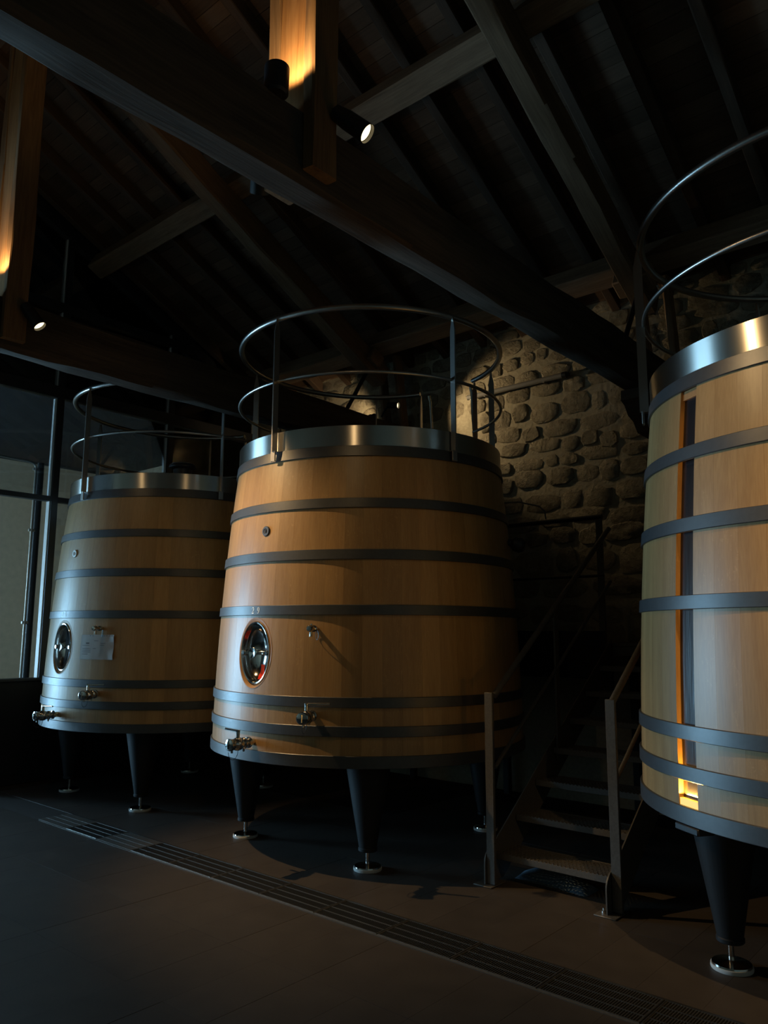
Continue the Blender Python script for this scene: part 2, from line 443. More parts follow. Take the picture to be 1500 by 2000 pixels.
# roof: one slope down to the stone wall, one down to the wall behind the camera
ceil = struct(mbox('ceiling', (GX - 0.2, RIDGE_Y - 0.12, zraf(RIDGE_Y) - 0.32), (XR, RIDGE_Y + 0.12, zraf(RIDGE_Y) - 0.02), 'rafter'))
co = Vector(ceil.location)
xa, xb = GX - 0.15, XR
sdir = Vector((0, 1, -SL)).normalized(); snor = Vector((0, SL, 1)).normalized()
bw = 0.125; ylen = (WY + 0.3 - RIDGE_Y) * math.sqrt(1 + SL * SL)
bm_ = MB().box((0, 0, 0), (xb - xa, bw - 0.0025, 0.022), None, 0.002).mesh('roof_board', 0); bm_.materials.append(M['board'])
Rm = Matrix((Vector((1, 0, 0)), sdir, snor)).transposed()
k = 0
while (k + 1) * bw < ylen:
    d = (k + 0.5) * bw
    p = Vector(((xa + xb) / 2, RIDGE_Y, zbrd(RIDGE_Y) + 0.012)) + sdir * d
    o = obj('roof_board', bm_, None, ceil, p - co, Rm); k += 1
# rafters
rl = ylen
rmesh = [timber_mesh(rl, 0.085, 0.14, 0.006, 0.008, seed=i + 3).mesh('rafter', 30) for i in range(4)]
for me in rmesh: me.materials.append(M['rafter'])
Rr = Matrix((sdir, snor.cross(sdir), snor)).transposed()
x = -3.75; i = 0
while x < 5.9:
    p = Vector((x, RIDGE_Y, zraf(RIDGE_Y))) + snor * 0.07
    obj('rafter', rmesh[i % 4], None, ceil, p - co, Rr); x += 0.50; i += 1
und = MB()
und.add([(xa, RIDGE_Y, zbrd(RIDGE_Y) + 0.03), (xb, RIDGE_Y, zbrd(RIDGE_Y) + 0.03), (xb, WY + 0.4, zbrd(WY + 0.4) + 0.03), (xa, WY + 0.4, zbrd(WY + 0.4) + 0.03),
         (xa, YF - 0.3, zbrd(RIDGE_Y) + 0.03 - SL * (RIDGE_Y - YF + 0.3)), (xb, YF - 0.3, zbrd(RIDGE_Y) + 0.03 - SL * (RIDGE_Y - YF + 0.3))], [(0, 1, 2, 3), (1, 0, 4, 5)])
o = obj('roof_underlay', und, 'rafter', ceil, smooth=0); o.location = -co  # unseen sheet added to stop light leaking between the boards
# opposite slope, joined boards (behind the camera) and its rafters
sd2 = Vector((0, -1, -SL)).normalized(); sn2 = Vector((0, -SL, 1)).normalized()
Rm2 = Matrix((Vector((1, 0, 0)), sd2, sd2.cross(Vector((1, 0, 0))) * -1)).transposed()
L2 = (RIDGE_Y - YF + 0.2) * math.sqrt(1 + SL * SL)
def z2(y): return zraf(RIDGE_Y) - SL * (RIDGE_Y - y)
k = 0
while (k + 1) * bw < L2:
    p = Vector(((xa + xb) / 2, RIDGE_Y, zbrd(RIDGE_Y) + 0.012)) + sd2 * (k + 0.5) * bw
    o = obj('roof_board', bm_, None, ceil, p - co, (math.atan(SL), 0, 0)); k += 1
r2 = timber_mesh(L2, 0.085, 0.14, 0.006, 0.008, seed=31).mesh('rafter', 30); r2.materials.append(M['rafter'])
Rr2 = Matrix((sd2, sn2.cross(sd2), sn2)).transposed()
x = -3.75
while x < 5.9:
    p = Vector((x, RIDGE_Y, zraf(RIDGE_Y))) + sn2 * 0.07
    obj('rafter', r2, None, ceil, p - co, Rr2); x += 0.50

# purlins under the rafters, across the trusses
def purlin(ylow, label):
    """ylow: y of the lower bottom edge; the section stands square to the slope"""
    c = Vector((0, ylow, ztop(ylow))) - sdir * 0.10 + snor * 0.105
    o = timber('purlin', (GX + 0.02, c.y, c.z), (XR - 0.02, c.y, c.z), 0.20, 0.20, 'timber', None, up=snor, jit=0.008, seed=ylow)
    tag(o, label, 'beam', 'purlins'); return o
purlin(-0.37, 'brown square purlin crossing under the roof halfway up the slope')
purlin(1.62, 'brown purlin low under the roof, just above the stone wall')

# trusses ------------------------------------------------------------
def truss(x0, x1, tie_label, seed):
    xc = (x0 + x1) / 2; tw = x1 - x0
    t = thing('roof_truss', tie_label, 'roof truss', (xc, RIDGE_Y, 3.49))
    o = Vector(t.location)
    def rel(x, y, z): return (x - o.x, y - o.y, z - o.z)
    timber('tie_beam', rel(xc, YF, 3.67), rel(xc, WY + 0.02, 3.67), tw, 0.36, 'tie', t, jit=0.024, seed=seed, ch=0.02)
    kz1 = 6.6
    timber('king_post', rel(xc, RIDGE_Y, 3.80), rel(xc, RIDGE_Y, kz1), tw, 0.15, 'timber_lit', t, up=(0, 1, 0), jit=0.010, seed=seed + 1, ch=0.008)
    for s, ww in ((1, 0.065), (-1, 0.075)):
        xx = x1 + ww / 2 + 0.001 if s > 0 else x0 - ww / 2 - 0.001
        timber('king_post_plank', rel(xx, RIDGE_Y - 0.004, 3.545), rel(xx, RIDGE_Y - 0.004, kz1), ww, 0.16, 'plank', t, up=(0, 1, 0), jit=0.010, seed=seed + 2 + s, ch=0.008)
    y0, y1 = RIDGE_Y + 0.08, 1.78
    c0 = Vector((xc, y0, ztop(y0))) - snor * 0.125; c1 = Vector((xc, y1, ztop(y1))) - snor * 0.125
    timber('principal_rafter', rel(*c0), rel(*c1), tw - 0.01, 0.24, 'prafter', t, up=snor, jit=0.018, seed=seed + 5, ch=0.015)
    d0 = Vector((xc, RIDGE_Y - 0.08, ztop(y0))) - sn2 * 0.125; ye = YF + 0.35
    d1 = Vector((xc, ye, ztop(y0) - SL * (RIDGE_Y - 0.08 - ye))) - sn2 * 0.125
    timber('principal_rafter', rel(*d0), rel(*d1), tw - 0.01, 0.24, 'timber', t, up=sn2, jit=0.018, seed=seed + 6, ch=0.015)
    # short wall posts under the rafter foot (a pair of planks) and the cleat that holds the low purlin
    for s in (-1, 1):
        timber('wall_post', rel(xc + s * (tw / 2 + 0.03), 1.98, 3.82), rel(xc + s * (tw / 2 + 0.03), 1.86, 4.62), 0.055, 0.13, 'timber', t, up=(0, 1, 0), jit=0.008, seed=seed + 8 + s)
    mbc = MB().box((0, 0, 0), (tw + 0.14, 0.19, 0.17), None, 0.012)
    obj('cleat', mbc, 'timber', t, rel(xc - 0.02, 1.50, 4.50), (-math.atan(SL), 0, 0))
    # steel tie rod from the cleat down to the tie beam
    mbr = MB().cyl(rel(xc + 0.02, 1.50, 4.42), rel(xc + 0.02, 1.13, 3.83), 0.022, n=10)
    obj('tie_rod', mbr, 'black', t)
    # stepped corbel under the end of the tie beam
    prof = [(2.10, 3.485), (1.30, 3.485), (1.29, 3.40), (1.36, 3.37), (1.42, 3.30), (1.52, 3.27), (1.60, 3.19), (2.10, 3.17)]
    vs = []; n = len(prof)
    for xx in (xc - tw / 2 - 0.01, xc + tw / 2 + 0.01):
        for (y, zz) in prof: vs.append(rel(xx, y, zz))
    fs = [tuple(range(n)), tuple(range(2 * n - 1, n - 1, -1))] + [(i, n + i, n + (i + 1) % n, (i + 1) % n) for i in range(n)]
    mbk = MB().add(vs, [f[::-1] for f in fs]); obj('corbel', mbk, 'rafter', t)
    return t
truss(1.61, 1.79, 'near timber roof truss with brightly lit king post between the middle and right vats', 3)
truss(-1.48, -1.30, 'far timber roof truss passing over the leftmost vat', 17)

truss(4.71, 4.89, 'timber roof truss right of the camera beyond the nearest vat', 29)

# glazed end wall --------------------------------------------------------
DY0, DY1 = -5.0, -1.46            # glazed double door beside the sill panel
for nm, lo, hi, m_ in (('wall_left', (GX - 0.10, DY1, 0), (GX, WY, 1.03), 'panel'), ('wall_left', (GX - 0.10, YF, 0), (GX, DY0, 1.03), 'panel'),
                       ('trim_1', (GX - 0.13, DY1, 1.005), (GX + 0.025, WY, 1.032), 'frame'), ('trim_2', (GX - 0.13, YF, 1.005), (GX + 0.025, DY0, 1.032), 'frame'),
                       ('baseboard_left', (GX, DY1, 0), (GX + 0.015, WY, 0.09), 'panel')):
    struct(mbox(nm, lo, hi, m_, None, 0.004 if nm[0] == 't' else 0))
dd = struct(mbox('door_1', (GX - 0.08, DY0, 0.0), (GX, DY1, 0.06), 'frame', None, 0.004)); do_ = Vector(dd.location)
for lo, hi in (((GX - .08, DY0, .06), (GX, DY0 + .07, 2.885)), ((GX - .08, DY1 - .07, .06), (GX, DY1, 2.885)), ((GX - .08, (DY0 + DY1) / 2 - .06, .06), (GX, (DY0 + DY1) / 2 + .06, 2.885))):
    o = mbox('door_stile', lo, hi, 'frame', dd, 0.004); o.location = Vector(o.location) - do_
for (a_, b_) in ((DY0 + .07, (DY0 + DY1) / 2 - .06), ((DY0 + DY1) / 2 + .06, DY1 - .07)):
    o = mbox('door_pane', (GX - .045, a_, .06), (GX - .037, b_, 2.885), 'glass', dd, smooth=0); o.location = Vector(o.location) - do_
win = struct(mbox('window_1', (GX - 0.07, YF, 2.885), (GX + 0.01, WY, 2.94), 'frame', None, 0.004))
wo = Vector(win.location)
def wpart(name, lo, hi, m, ch=0.004, **k):
    o = mbox(name, lo, hi, m, win, ch, **k); o.location = Vector(o.location) - wo; return o
wpart('window_transom', (GX - 0.07, YF, 4.03), (GX + 0.03, WY, 4.16), 'frame')
wpart('window_transom', (GX - 0.07, YF, 5.02), (GX + 0.02, WY, 5.12), 'frame')
ms = [-6.4, -5.0, -3.6, -2.17, -0.765, 0.64, 2.0]
def roof_z(y): return zraf(y) - 0.02 if y > RIDGE_Y else z2(y) - 0.02
for y in ms:
    zlo = 2.94 if DY0 < y < DY1 else 1.03
    wpart('mullion', (GX - 0.085, y - 0.002, zlo), (GX + 0.012, y + 0.072, roof_z(y)), 'frame')
    wpart('mullion_cheek', (GX - 0.082, y - 0.012, zlo + .004), (GX - 0.012, y - 0.003, roof_z(y)), 'alu', 0.001, label='pale aluminium cheek of the mullion')
for i in range(len(ms) - 1):
    y0, y1 = ms[i] + 0.07, ms[i + 1]
    zs = [(1.03, 2.89), (2.935, 4.04), (4.15, 5.03), (5.11, None)]
    for (z0, z1) in zs:
        za = min(z1 or 9, roof_z(y0)); zb = min(z1 or 9, roof_z(y1))
        if max(za, zb) < z0 + 0.05: continue
        if z1 == 2.89 and y1 < DY1 + 0.8 and y0 > DY0 - 0.8:
            continue
        za = max(za, z0 + .01); zb = max(zb, z0 + .01)
        pts = [(y0, z0), (y1, z0), (y1, zb), (y0, za)]
        if z1 is None and y0 < RIDGE_Y < y1: pts = [(y0, z0), (y1, z0), (y1, zb), (RIDGE_Y, roof_z(RIDGE_Y)), (y0, za)]
        n = len(pts); vs = [(GX - 0.045 - wo.x, a - wo.y, b - wo.z) for a, b in pts] + [(GX - 0.037 - wo.x, a - wo.y, b - wo.z) for a, b in pts]
        fs = [tuple(range(n - 1, -1, -1)), tuple(range(n, 2 * n))] + [(q, (q + 1) % n, n + (q + 1) % n, n + q) for q in range(n)]
        obj('pane', MB().add(vs, fs), 'glass', win, smooth=0)
# corridor behind the glass: outer wall with the window that lets the daylight in
OX = -7.6; WA, WB = -6.1, -2.65
ow = struct(mbox('wall_outer', (OX - 0.15, WB, 0), (OX, WY + 0.3, 6.9), 'plaster'))
for lo, hi in (((OX - 0.15, YF, 0), (OX, WA, 6.9)), ((OX - 0.15, WA, 0), (OX, WB, 0.25)), ((OX - 0.15, WA, 2.75), (OX, WB, 6.9))):
    o = mbox('wall_section', lo, hi, 'plaster', ow); o.location = Vector(o.location) - ow.location
struct(mbox('wall_corridor', (OX, WY - 0.05, 0), (GX - 0.1, WY + 0.2, 6.9), 'plaster'))
w2 = struct(mbox('window_2', (OX - 0.12, WA, 0.25), (OX - 0.04, WB, 0.32), 'frame', None, 0.004))
for lo, hi in (((OX - .12, WA, .32), (OX - .04, WA + .07, 2.75)), ((OX - .12, WB - .07, .32), (OX - .04, WB, 2.75)), ((OX - .12, WA + .07, 2.68), (OX - .04, WB - .07, 2.75)), ((OX - .12, (WA + WB) / 2 - .03, .32), (OX - .04, (WA + WB) / 2 + .03, 2.68))):
    o = mbox('window_frame', lo, hi, 'frame', w2); o.location = Vector(o.location) - w2.location
o = mbox('pane', (OX - .083, WA + .07, .32), (OX - .077, WB - .07, 2.68), 'glass', w2, smooth=0); o.location = Vector(o.location) - w2.location
struct(mbox('ceiling_corridor', (OX - 0.15, YF, 4.06), (GX - 0.085, WY + 0.3, 4.13), 'panel'))
struct(mbox('wall_gable', (GX - 0.55, YF, 4.13), (GX - 0.45, WY + 0.3, 7.2), 'panel'))  # added black panel that keeps the space behind the upper glass dark
for (sgn, yl) in ((1, WY), (-1, YF)):
    yy0 = RIDGE_Y; g = MB()
    zz = lambda y: zraf(y) if sgn > 0 else z2(y)
    vs = []
    for xx in (GX - 0.10, GX + 0.03):
        vs += [(xx, yy0, zz(yy0) + 0.18), (xx, yl, zz(yl) + 0.18), (xx, yl, zz(yl) - 0.10), (xx, yy0, zz(yy0) - 0.10)]
    g.add(vs, [(0, 1, 2, 3), (7, 6, 5, 4), (0, 4, 5, 1), (1, 5, 6, 2), (2, 6, 7, 3), (3, 7, 4, 0)])
    struct(obj('trim_%d' % (4 + sgn), g, 'frame', smooth=0))
struct(mbox('floor_corridor', (OX, YF, -0.004), (GX - 0.1, WY, 0.002), 'pale_floor'))  # unseen pale sheet added to bounce daylight onto the corridor wall
pipe = thing('downpipe', 'slim vertical steel pipe with elbow behind the glass at far left', 'pipe', (-4.28, -0.73, 0))
obj('pipe_run', MB().cyl((0, 0, 0), (0, 0, 3.36), 0.036, n=20), 'black', pipe)
obj('small_pipe', MB().tube([(0.02, -0.062, 0), (0.02, -0.062, 3.25), (0.02, -0.065, 3.31), (0.02, -0.09, 3.34), (0.02, -0.14, 3.35), (0.02, -0.65, 3.37)], 0.013, 12), 'satin', pipe, label='bright thin pipe beside the dark one')
for zz in (1.6, 2.6, 3.28): obj('pipe_clip', MB().box((0.01, -0.03, zz), (0.03, 0.12, 0.03), None, 0.003), 'satin', pipe)

# floor drain --------------------------------------------------------------
dr = thing('floor_drain', 'long grated floor drain running in front of the vats', 'drain', (0.0, -1.333, 0.0))
dx0, dx1 = -2.25, 4.37
for yy in (0.139, -0.138):
    obj('drain_frame', MB().box(((dx0 + dx1) / 2, yy, -0.006), (dx1 - dx0, 0.014, 0.016)), 'satin' if yy > 0 else 'galv', dr)  # darker steel on the front rail stands in for its weaker glint
obj('drain_frame', MB().box((dx0 + 0.006, 0, -0.006), (0.012, 0.29, 0.016), None, 0.002), 'satin', dr)
obj('channel', MB().box(((dx0 + dx1) / 2, 0, -0.0041), (dx1 - dx0 - .03, 0.26, 0.001)), 'black', dr)
gp = 0.458
mg = MB()
for k in range(38):
    mg.box((-gp / 2 + 0.006 + (k + 0.5) * (gp - 0.012) / 38, 0, 0.0005), (0.0042, 0.258, 0.005))
gmesh = mg.mesh('grate_bars', 0); gmesh.materials.append(M['bars'])
ml = MB()
for yy in (-0.127, -0.064, 0.0, 0.064, 0.127): ml.box((0, yy, 0.0018), (gp - 0.008, 0.006, 0.0056))
for xx in (-gp / 2 + 0.006, gp / 2 - 0.006): ml.box((xx, 0, 0.0015), (0.005, 0.258, 0.006))
lmesh = ml.mesh('grate_rods', 0); lmesh.materials.append(M['satin'])
mc = MB().box((0, 0, 0.001), (gp - 0.008, 0.258, 0.004), None, 0.001)  # solid panel that imitates a bright light patch on the grating
for yy in (-0.064, 0.0, 0.064): mc.box((0, yy, 0.0033), (gp - 0.01, 0.004, 0.002))
cmesh = mc.mesh('drain_cover', 0)
k = 0; x = 0.461 - 6 * gp
while x + gp < dx1 + 0.02:
    cx = x + gp / 2
    if cx < -1.9 and cx > -2.4 or (-1.55 < cx < -1.05):
        obj('drain_cover', cmesh, 'galv', dr, (cx, 0, 0), label='solid cover plate among the gratings')
    else:
        g = obj('grate_panel', lmesh, None, dr, (cx, 0, 0))
        obj('grate_bars', gmesh, None, g, kind='stuff')
    x += gp; k += 1

# ------------------------------------------------------------------ vats
ZB, ZT = 0.669, 2.70
def Rh(z):
    tt = (z - ZB) / (ZT - ZB)
    return 1.2 + (1.0717 - 1.2) * tt + 0.0262 * 4 * tt * (1 - tt)
HT = 0.012
def Rw(z): return Rh(z) - HT
NS = 56; DA = 2 * PI / NS
def stave_mesh():
    zs = [ZB + 0.012 + (2.80 - ZB - 0.012) * i / 8 for i in range(9)]
    vs = []; fs = []
    na = 4; g = 0.0002
    for z in zs:
        R = Rw(z)
        ring = []
        ha = DA / 2 - g / R
        for i in range(na + 1):
            t = -ha + 2 * ha * i / na
            ring.append((R * math.cos(t), R * math.sin(t), z))
        for i in range(2):
            t = ha if i == 0 else -ha
            ring.append(((R - 0.062) * math.cos(t), (R - 0.062) * math.sin(t), z))
        vs += ring
    n = len(vs) // 9
    for k in range(8):
        for i in range(n): fs.append((k * n + i, k * n + (i + 1) % n, (k + 1) * n + (i + 1) % n, (k + 1) * n + i))
    fs += [tuple(range(n - 1, -1, -1)), tuple(range(8 * n, 9 * n))]
    return MB().add(vs, fs)
STAVE = stave_mesh().mesh('stave', 35); STAVE.materials.append(M['oak'])
# staves pierced by the manhole (cut once, shared by the vats)
MZ, MA, MBb = 1.372, 0.166, 0.236
def cut_staves(offset_deg):
    mbc = MB(); n = 64; vs = []
    for y in (-1.4, -0.95):
        for i in range(n):
            t = 2 * PI * i / n; vs.append((MA * math.cos(t), y, MZ + MBb * math.sin(t)))
    fs = [(i, (i + 1) % n, n + (i + 1) % n, n + i) for i in range(n)] + [tuple(range(n - 1, -1, -1)), tuple(range(n, 2 * n))]
    mbc.add(vs, fs)
    bm = bmesh.new(); me = mbc.mesh('cutter', 0); bm.from_mesh(me); bmesh.ops.recalc_face_normals(bm, faces=bm.faces); bm.to_mesh(me); bm.free()
    cut = bpy.data.objects.new('cutter', me); COL.objects.link(cut)
    out = {}
    tmp = []
    for k in range(NS):
        a = R_(offset_deg) + k * DA
        dd = (a + PI / 2 + PI) % (2 * PI) - PI
        if abs(dd) < 0.22:
            m2 = STAVE.copy(); o = bpy.data.objects.new('tmp', m2); COL.objects.link(o); o.rotation_euler = (0, 0, a)
            md = o.modifiers.new('b', 'BOOLEAN'); md.object = cut; md.operation = 'DIFFERENCE'; md.solver = 'EXACT'
            tmp.append((k, o))
    dg = bpy.context.evaluated_depsgraph_get()
    for k, o in tmp:
        me2 = bpy.data.meshes.new_from_object(o.evaluated_get(dg)); me2.name = 'stave'
        out[k] = me2
    for k, o in tmp:
        mm = o.data; bpy.data.objects.remove(o); bpy.data.meshes.remove(mm)
    bpy.data.objects.remove(cut)
    return out
SLOT_DEG = -124.2
OFF = SLOT_DEG
CUT = cut_staves(OFF)

HOOPS = [(2.70, 2.775), (2.338, 2.405), (1.988, 2.056), (1.624, 1.69), (1.038, 1.104), (0.859, 0.925), (0.669, 0.745)]
def hoop_mesh(z0, z1):
    n = 128; e = 0.0025; mb = MB()
    prof = [(Rw(z0) - 0.003, z0), (Rh(z0) - e, z0), (Rh(z0), z0 + e), (Rh(z1), z1 - e), (Rh(z1) - e, z1), (Rw(z1) - 0.003, z1)]
    mb.lathe(prof + [prof[0]], n, cap=False); return mb.mesh('hoop', 30)
HM = []
for h in HOOPS:
    me = hoop_mesh(*h); me.materials.append(M['hoop']); HM.append(me)
RR = 1.054
RIM = MB().lathe([(RR - 0.006, 2.776), (RR, 2.776), (RR, 2.917), (RR - 0.003, 2.919), (RR - 0.006, 2.917), (RR - 0.006, 2.776)], 160, cap=False).mesh('steel_rim', 30); RIM.materials.append(M['rim'])
LID = MB().lathe([(RR - 0.007, 2.80), (RR - 0.007, 2.83), (0.3, 2.90), (0.0, 2.91)], 64).mesh('top_lid', 30); LID.materials.append(M['satin'])
HEAD = MB().lathe([(0, 0.70), (Rw(0.7) - 0.045, 0.70), (Rw(0.7) - 0.045, 0.74), (0, 0.74)], 64).mesh('bottom_head', 30); HEAD.materials.append(M['oak_end'])
LEGM = MB().lathe([(0.058, 0.115), (0.062, 0.12), (0.062, 0.135), (0.058, 0.14), (0.150, 0.66), (0.150, 0.70)], 36).mesh('leg', 30); LEGM.materials.append(M['leg'])
STUD = MB().lathe([(0.088, 0.018), (0.086, 0.026), (0.03, 0.031), (0.0135, 0.036), (0.0135, 0.12)], 36).mesh('levelling_foot', 30); STUD.materials.append(M['steel'])
PAD = MB().lathe([(0.091, 0.0), (0.093, 0.006), (0.092, 0.0175), (0.0885, 0.0185)], 40).mesh('foot_pad', 30); PAD.materials.append(M['white_pad'])
def ring_pts(r, z, a0, a1, n=96): return [(r * math.cos(R_(a0 + (a1 - a0) * i / n)), r * math.sin(R_(a0 + (a1 - a0) * i / n)), z) for i in range(n + 1)]
GR = 1.066
RAIL_T = MB().tube(ring_pts(GR, 3.77, 105.5, 432), 0.0215, 14).mesh('guard_rail', 40); RAIL_T.materials.append(M['satin'])
RAIL_M = MB().tube(ring_pts(GR, 3.295, 105.5, 432), 0.0125, 12).mesh('guard_rail', 40); RAIL_M.materials.append(M['satin'])
def post_mesh():
    r0, r1, t = 1.062, 1.112, 0.005
    prof = [(r0, 2.772), (r1, 2.772), (r1, 3.66), ((r0 + r1) / 2 + 0.004, 3.765), ((r0 + r1) / 2 - 0.004, 3.765), (r0, 3.66)]
    n = len(prof); vs = [(a, -t, b) for a, b in prof] + [(a, t, b) for a, b in prof]
    fs = [tuple(range(n)), tuple(range(2 * n - 1, n - 1, -1))] + [(i, n + i, n + (i + 1) % n, (i + 1) % n) for i in range(n)]
    return MB().add(vs, [f for f in fs]).mesh('post', 20)
POST = post_mesh(); POST.materials.append(M['satin'])
CLIP = MB().box((1.095, 0, 2.735), (0.012, 0.042, 0.072), None, 0.002).box((1.075, 0, 2.772), (0.05, 0.042, 0.007), None, 0.001).mesh('post_clip', 20); CLIP.materials.append(M['satin'])

LX = Matrix(((0, 0, 1), (0, 1, 0), (-1, 0, 0))).to_4x4()     # lathe axis Z -> +X
def tap_meshes():
    b = MB().lathe([(0.022, -0.02), (0.022, 0.03), (0.036, 0.034), (0.036, 0.046), (0.024, 0.05), (0.024, 0.062), (0.036, 0.066), (0.036, 0.078), (0.029, 0.084), (0.040, 0.102), (0.043, 0.118), (0.040, 0.134), (0.029, 0.15), (0.036, 0.154), (0.036, 0.166), (0.030, 0.168)], 28, LX)
    b.cyl((0.118, 0, 0.03), (0.118, 0, 0.075), 0.011, n=14)
    for (xx) in (0.072, 0.160): b.box((xx, 0.0, -0.044), (0.012, 0.012, 0.018), None, 0.002)
    cap = MB().lathe([(0.036, 0.168), (0.039, 0.172), (0.039, 0.182), (0.030, 0.186), (0.0, 0.187)], 28, LX)
    cap.box((0.189, 0, 0), (0.008, 0.008, 0.05), None, 0.002)
    lev = MB().box((0.118, 0, 0.080), (0.02, 0.02, 0.018), None, 0.003).cyl((0.118, 0.0, 0.081), (0.118, 0.155, 0.086), 0.0065, n=12)
    chain = MB().tube([(0.150 + 0.035 * math.cos(t), 0.0, -0.045 + 0.05 * math.sin(t)) for t in [PI * (1 + i / 14) for i in range(15)]], 0.0016, 6)
    for q_ in (b, cap, lev, chain): q_.v = [(x_ * 1.13, y_, z_) for x_, y_, z_ in q_.v]
    out = []
    for nm, mb, m_ in (('tap_body', b, 'steel'), ('tap_cap', cap, 'steel'), ('tap_lever', lev, 'steel'), ('cap_chain', chain, 'black')):
        me = mb.mesh(nm, 35); me.materials.append(M[m_]); out.append(me)
    lev2 = MB().box((0.118, 0, 0.080), (0.02, 0.02, 0.018), None, 0.003).cyl((0.118, 0.0, 0.081), (0.118, -0.125, 0.086), 0.0065, n=12)
    lev2.v = [(x_ * 1.13, y_, z_) for x_, y_, z_ in lev2.v]
    me = lev2.mesh('tap_lever', 35); me.materials.append(M['steel']); out.append(me)
    return out
TAPB, TAPC, TAPL, TAPCH, TAPL2 = tap_meshes()
smp = MB().lathe([(0.012, -0.02), (0.012, 0.02), (0.019, 0.022), (0.019, 0.034), (0.013, 0.036), (0.013, 0.062), (0.018, 0.066), (0.019, 0.082), (0.014, 0.088), (0, 0.089)], 20, LX)
smp.cyl((0.062, 0, 0), (0.066, 0, -0.045), 0.008, n=12).cyl((0.062, 0, 0.008), (0.06, 0, 0.026), 0.005, n=10)
smp.v = [(x_ * 1.55, y_ * 1.15, z_ * 1.15) for x_, y_, z_ in smp.v]
SAMP = smp.mesh('sample_tap', 35); SAMP.materials.append(M['steel'])
sring = MB().tube([(0.02 + 0.01 * math.sin(t), 0.012 + 0.013 * math.sin(t), -0.042 + 0.03 * math.cos(t)) for t in [2 * PI * i / 20 for i in range(20)]], 0.0018, 6, True)
SRING = sring.mesh('tap_ring', 35); SRING.materials.append(M['black'])

def manhole(vat):
    """oval access door on the -Y side, in the vat's space"""
    n = 72
    def surf(x, z, R=Rw): return -math.sqrt(max(0.01, R(z) ** 2 - x * x))
    yd = surf(0.145, MZ - 0.2) + 0.055          # plane of the steel frame
    yf = -Rw(MZ) + 0.017
    ring = MB(); vs = []
    for (a, b, mode) in ((MA + 0.0015, MBb + 0.0015, 's'), (MA - 0.004, MBb - 0.004, 'c'), (0.146, 0.211, 'f'), (0.146, 0.211, 'b')):
        for i in range(n):
            t = 2 * PI * i / n; x = a * math.cos(t); z = MZ + b * math.sin(t)
            y = surf(x, z) - 0.0012 if mode in 'sc' else (yf if mode == 'f' else yf + 0.03)
            vs.append((x, y, z))
    fs = [(k * n + i, k * n + (i + 1) % n, (k + 1) * n + (i + 1) % n, (k + 1) * n + i) for k in range(3) for i in range(n)]
    ring.add(vs, [f[::-1] for f in fs])
    bm = bmesh.new(); me = ring.mesh('manhole_frame', 40); me.materials.append(M['oak_end'])
    bm.free()
    fr = obj('manhole_frame', me, None, vat, label='bevelled oval wooden edge around the steel door')
    door = MB(); vs = []
    A, B = 0.1465, 0.2115
    prof = [(1.0, yf + 0.012), (1.0, yf - 0.006), (0.975, yf - 0.012), (0.935, yf - 0.010), (0.91, yf + 0.004), (0.885, yf + 0.030), (0.85, yf + 0.036), (0.81, yf + 0.026), (0.76, yf + 0.022), (0.72, yf + 0.032), (0.60, yf + 0.048), (0.42, yf + 0.060), (0.22, yf + 0.067), (0.0001, yf + 0.069)]
    for (s, y) in prof:
        for i in range(n):
            t = 2 * PI * i / n; vs.append((A * s * math.cos(t), y, MZ + B * s * math.sin(t)))
    fs = [(k * n + i, k * n + (i + 1) % n, (k + 1) * n + (i + 1) % n, (k + 1) * n + i) for k in range(len(prof) - 1) for i in range(n)]
    door.add(vs, fs)
    d = obj('manhole_door', door, 'steel', vat, label='mirror-polished oval steel door')
    bar = MB().box((0, yf + 0.010, MZ), (0.262, 0.014, 0.026), None, 0.004)
    for s in (-1, 1): bar.box((s * 0.118, yf - 0.004, MZ), (0.03, 0.022, 0.036), None, 0.005)
    obj('cross_bar', bar, 'steel', d)
    kn = MB().lathe([(0.016, -0.01), (0.016, 0.006), (0.026, 0.010), (0.037, 0.026), (0.038, 0.031), (0.035, 0.034), (0.014, 0.027), (0, 0.025)], 30, Matrix.Translation((0, yf, MZ)) @ Matrix.Rotation(PI / 2, 4, 'X'))
    obj('knob', kn, 'steel', d)
    return d, yf

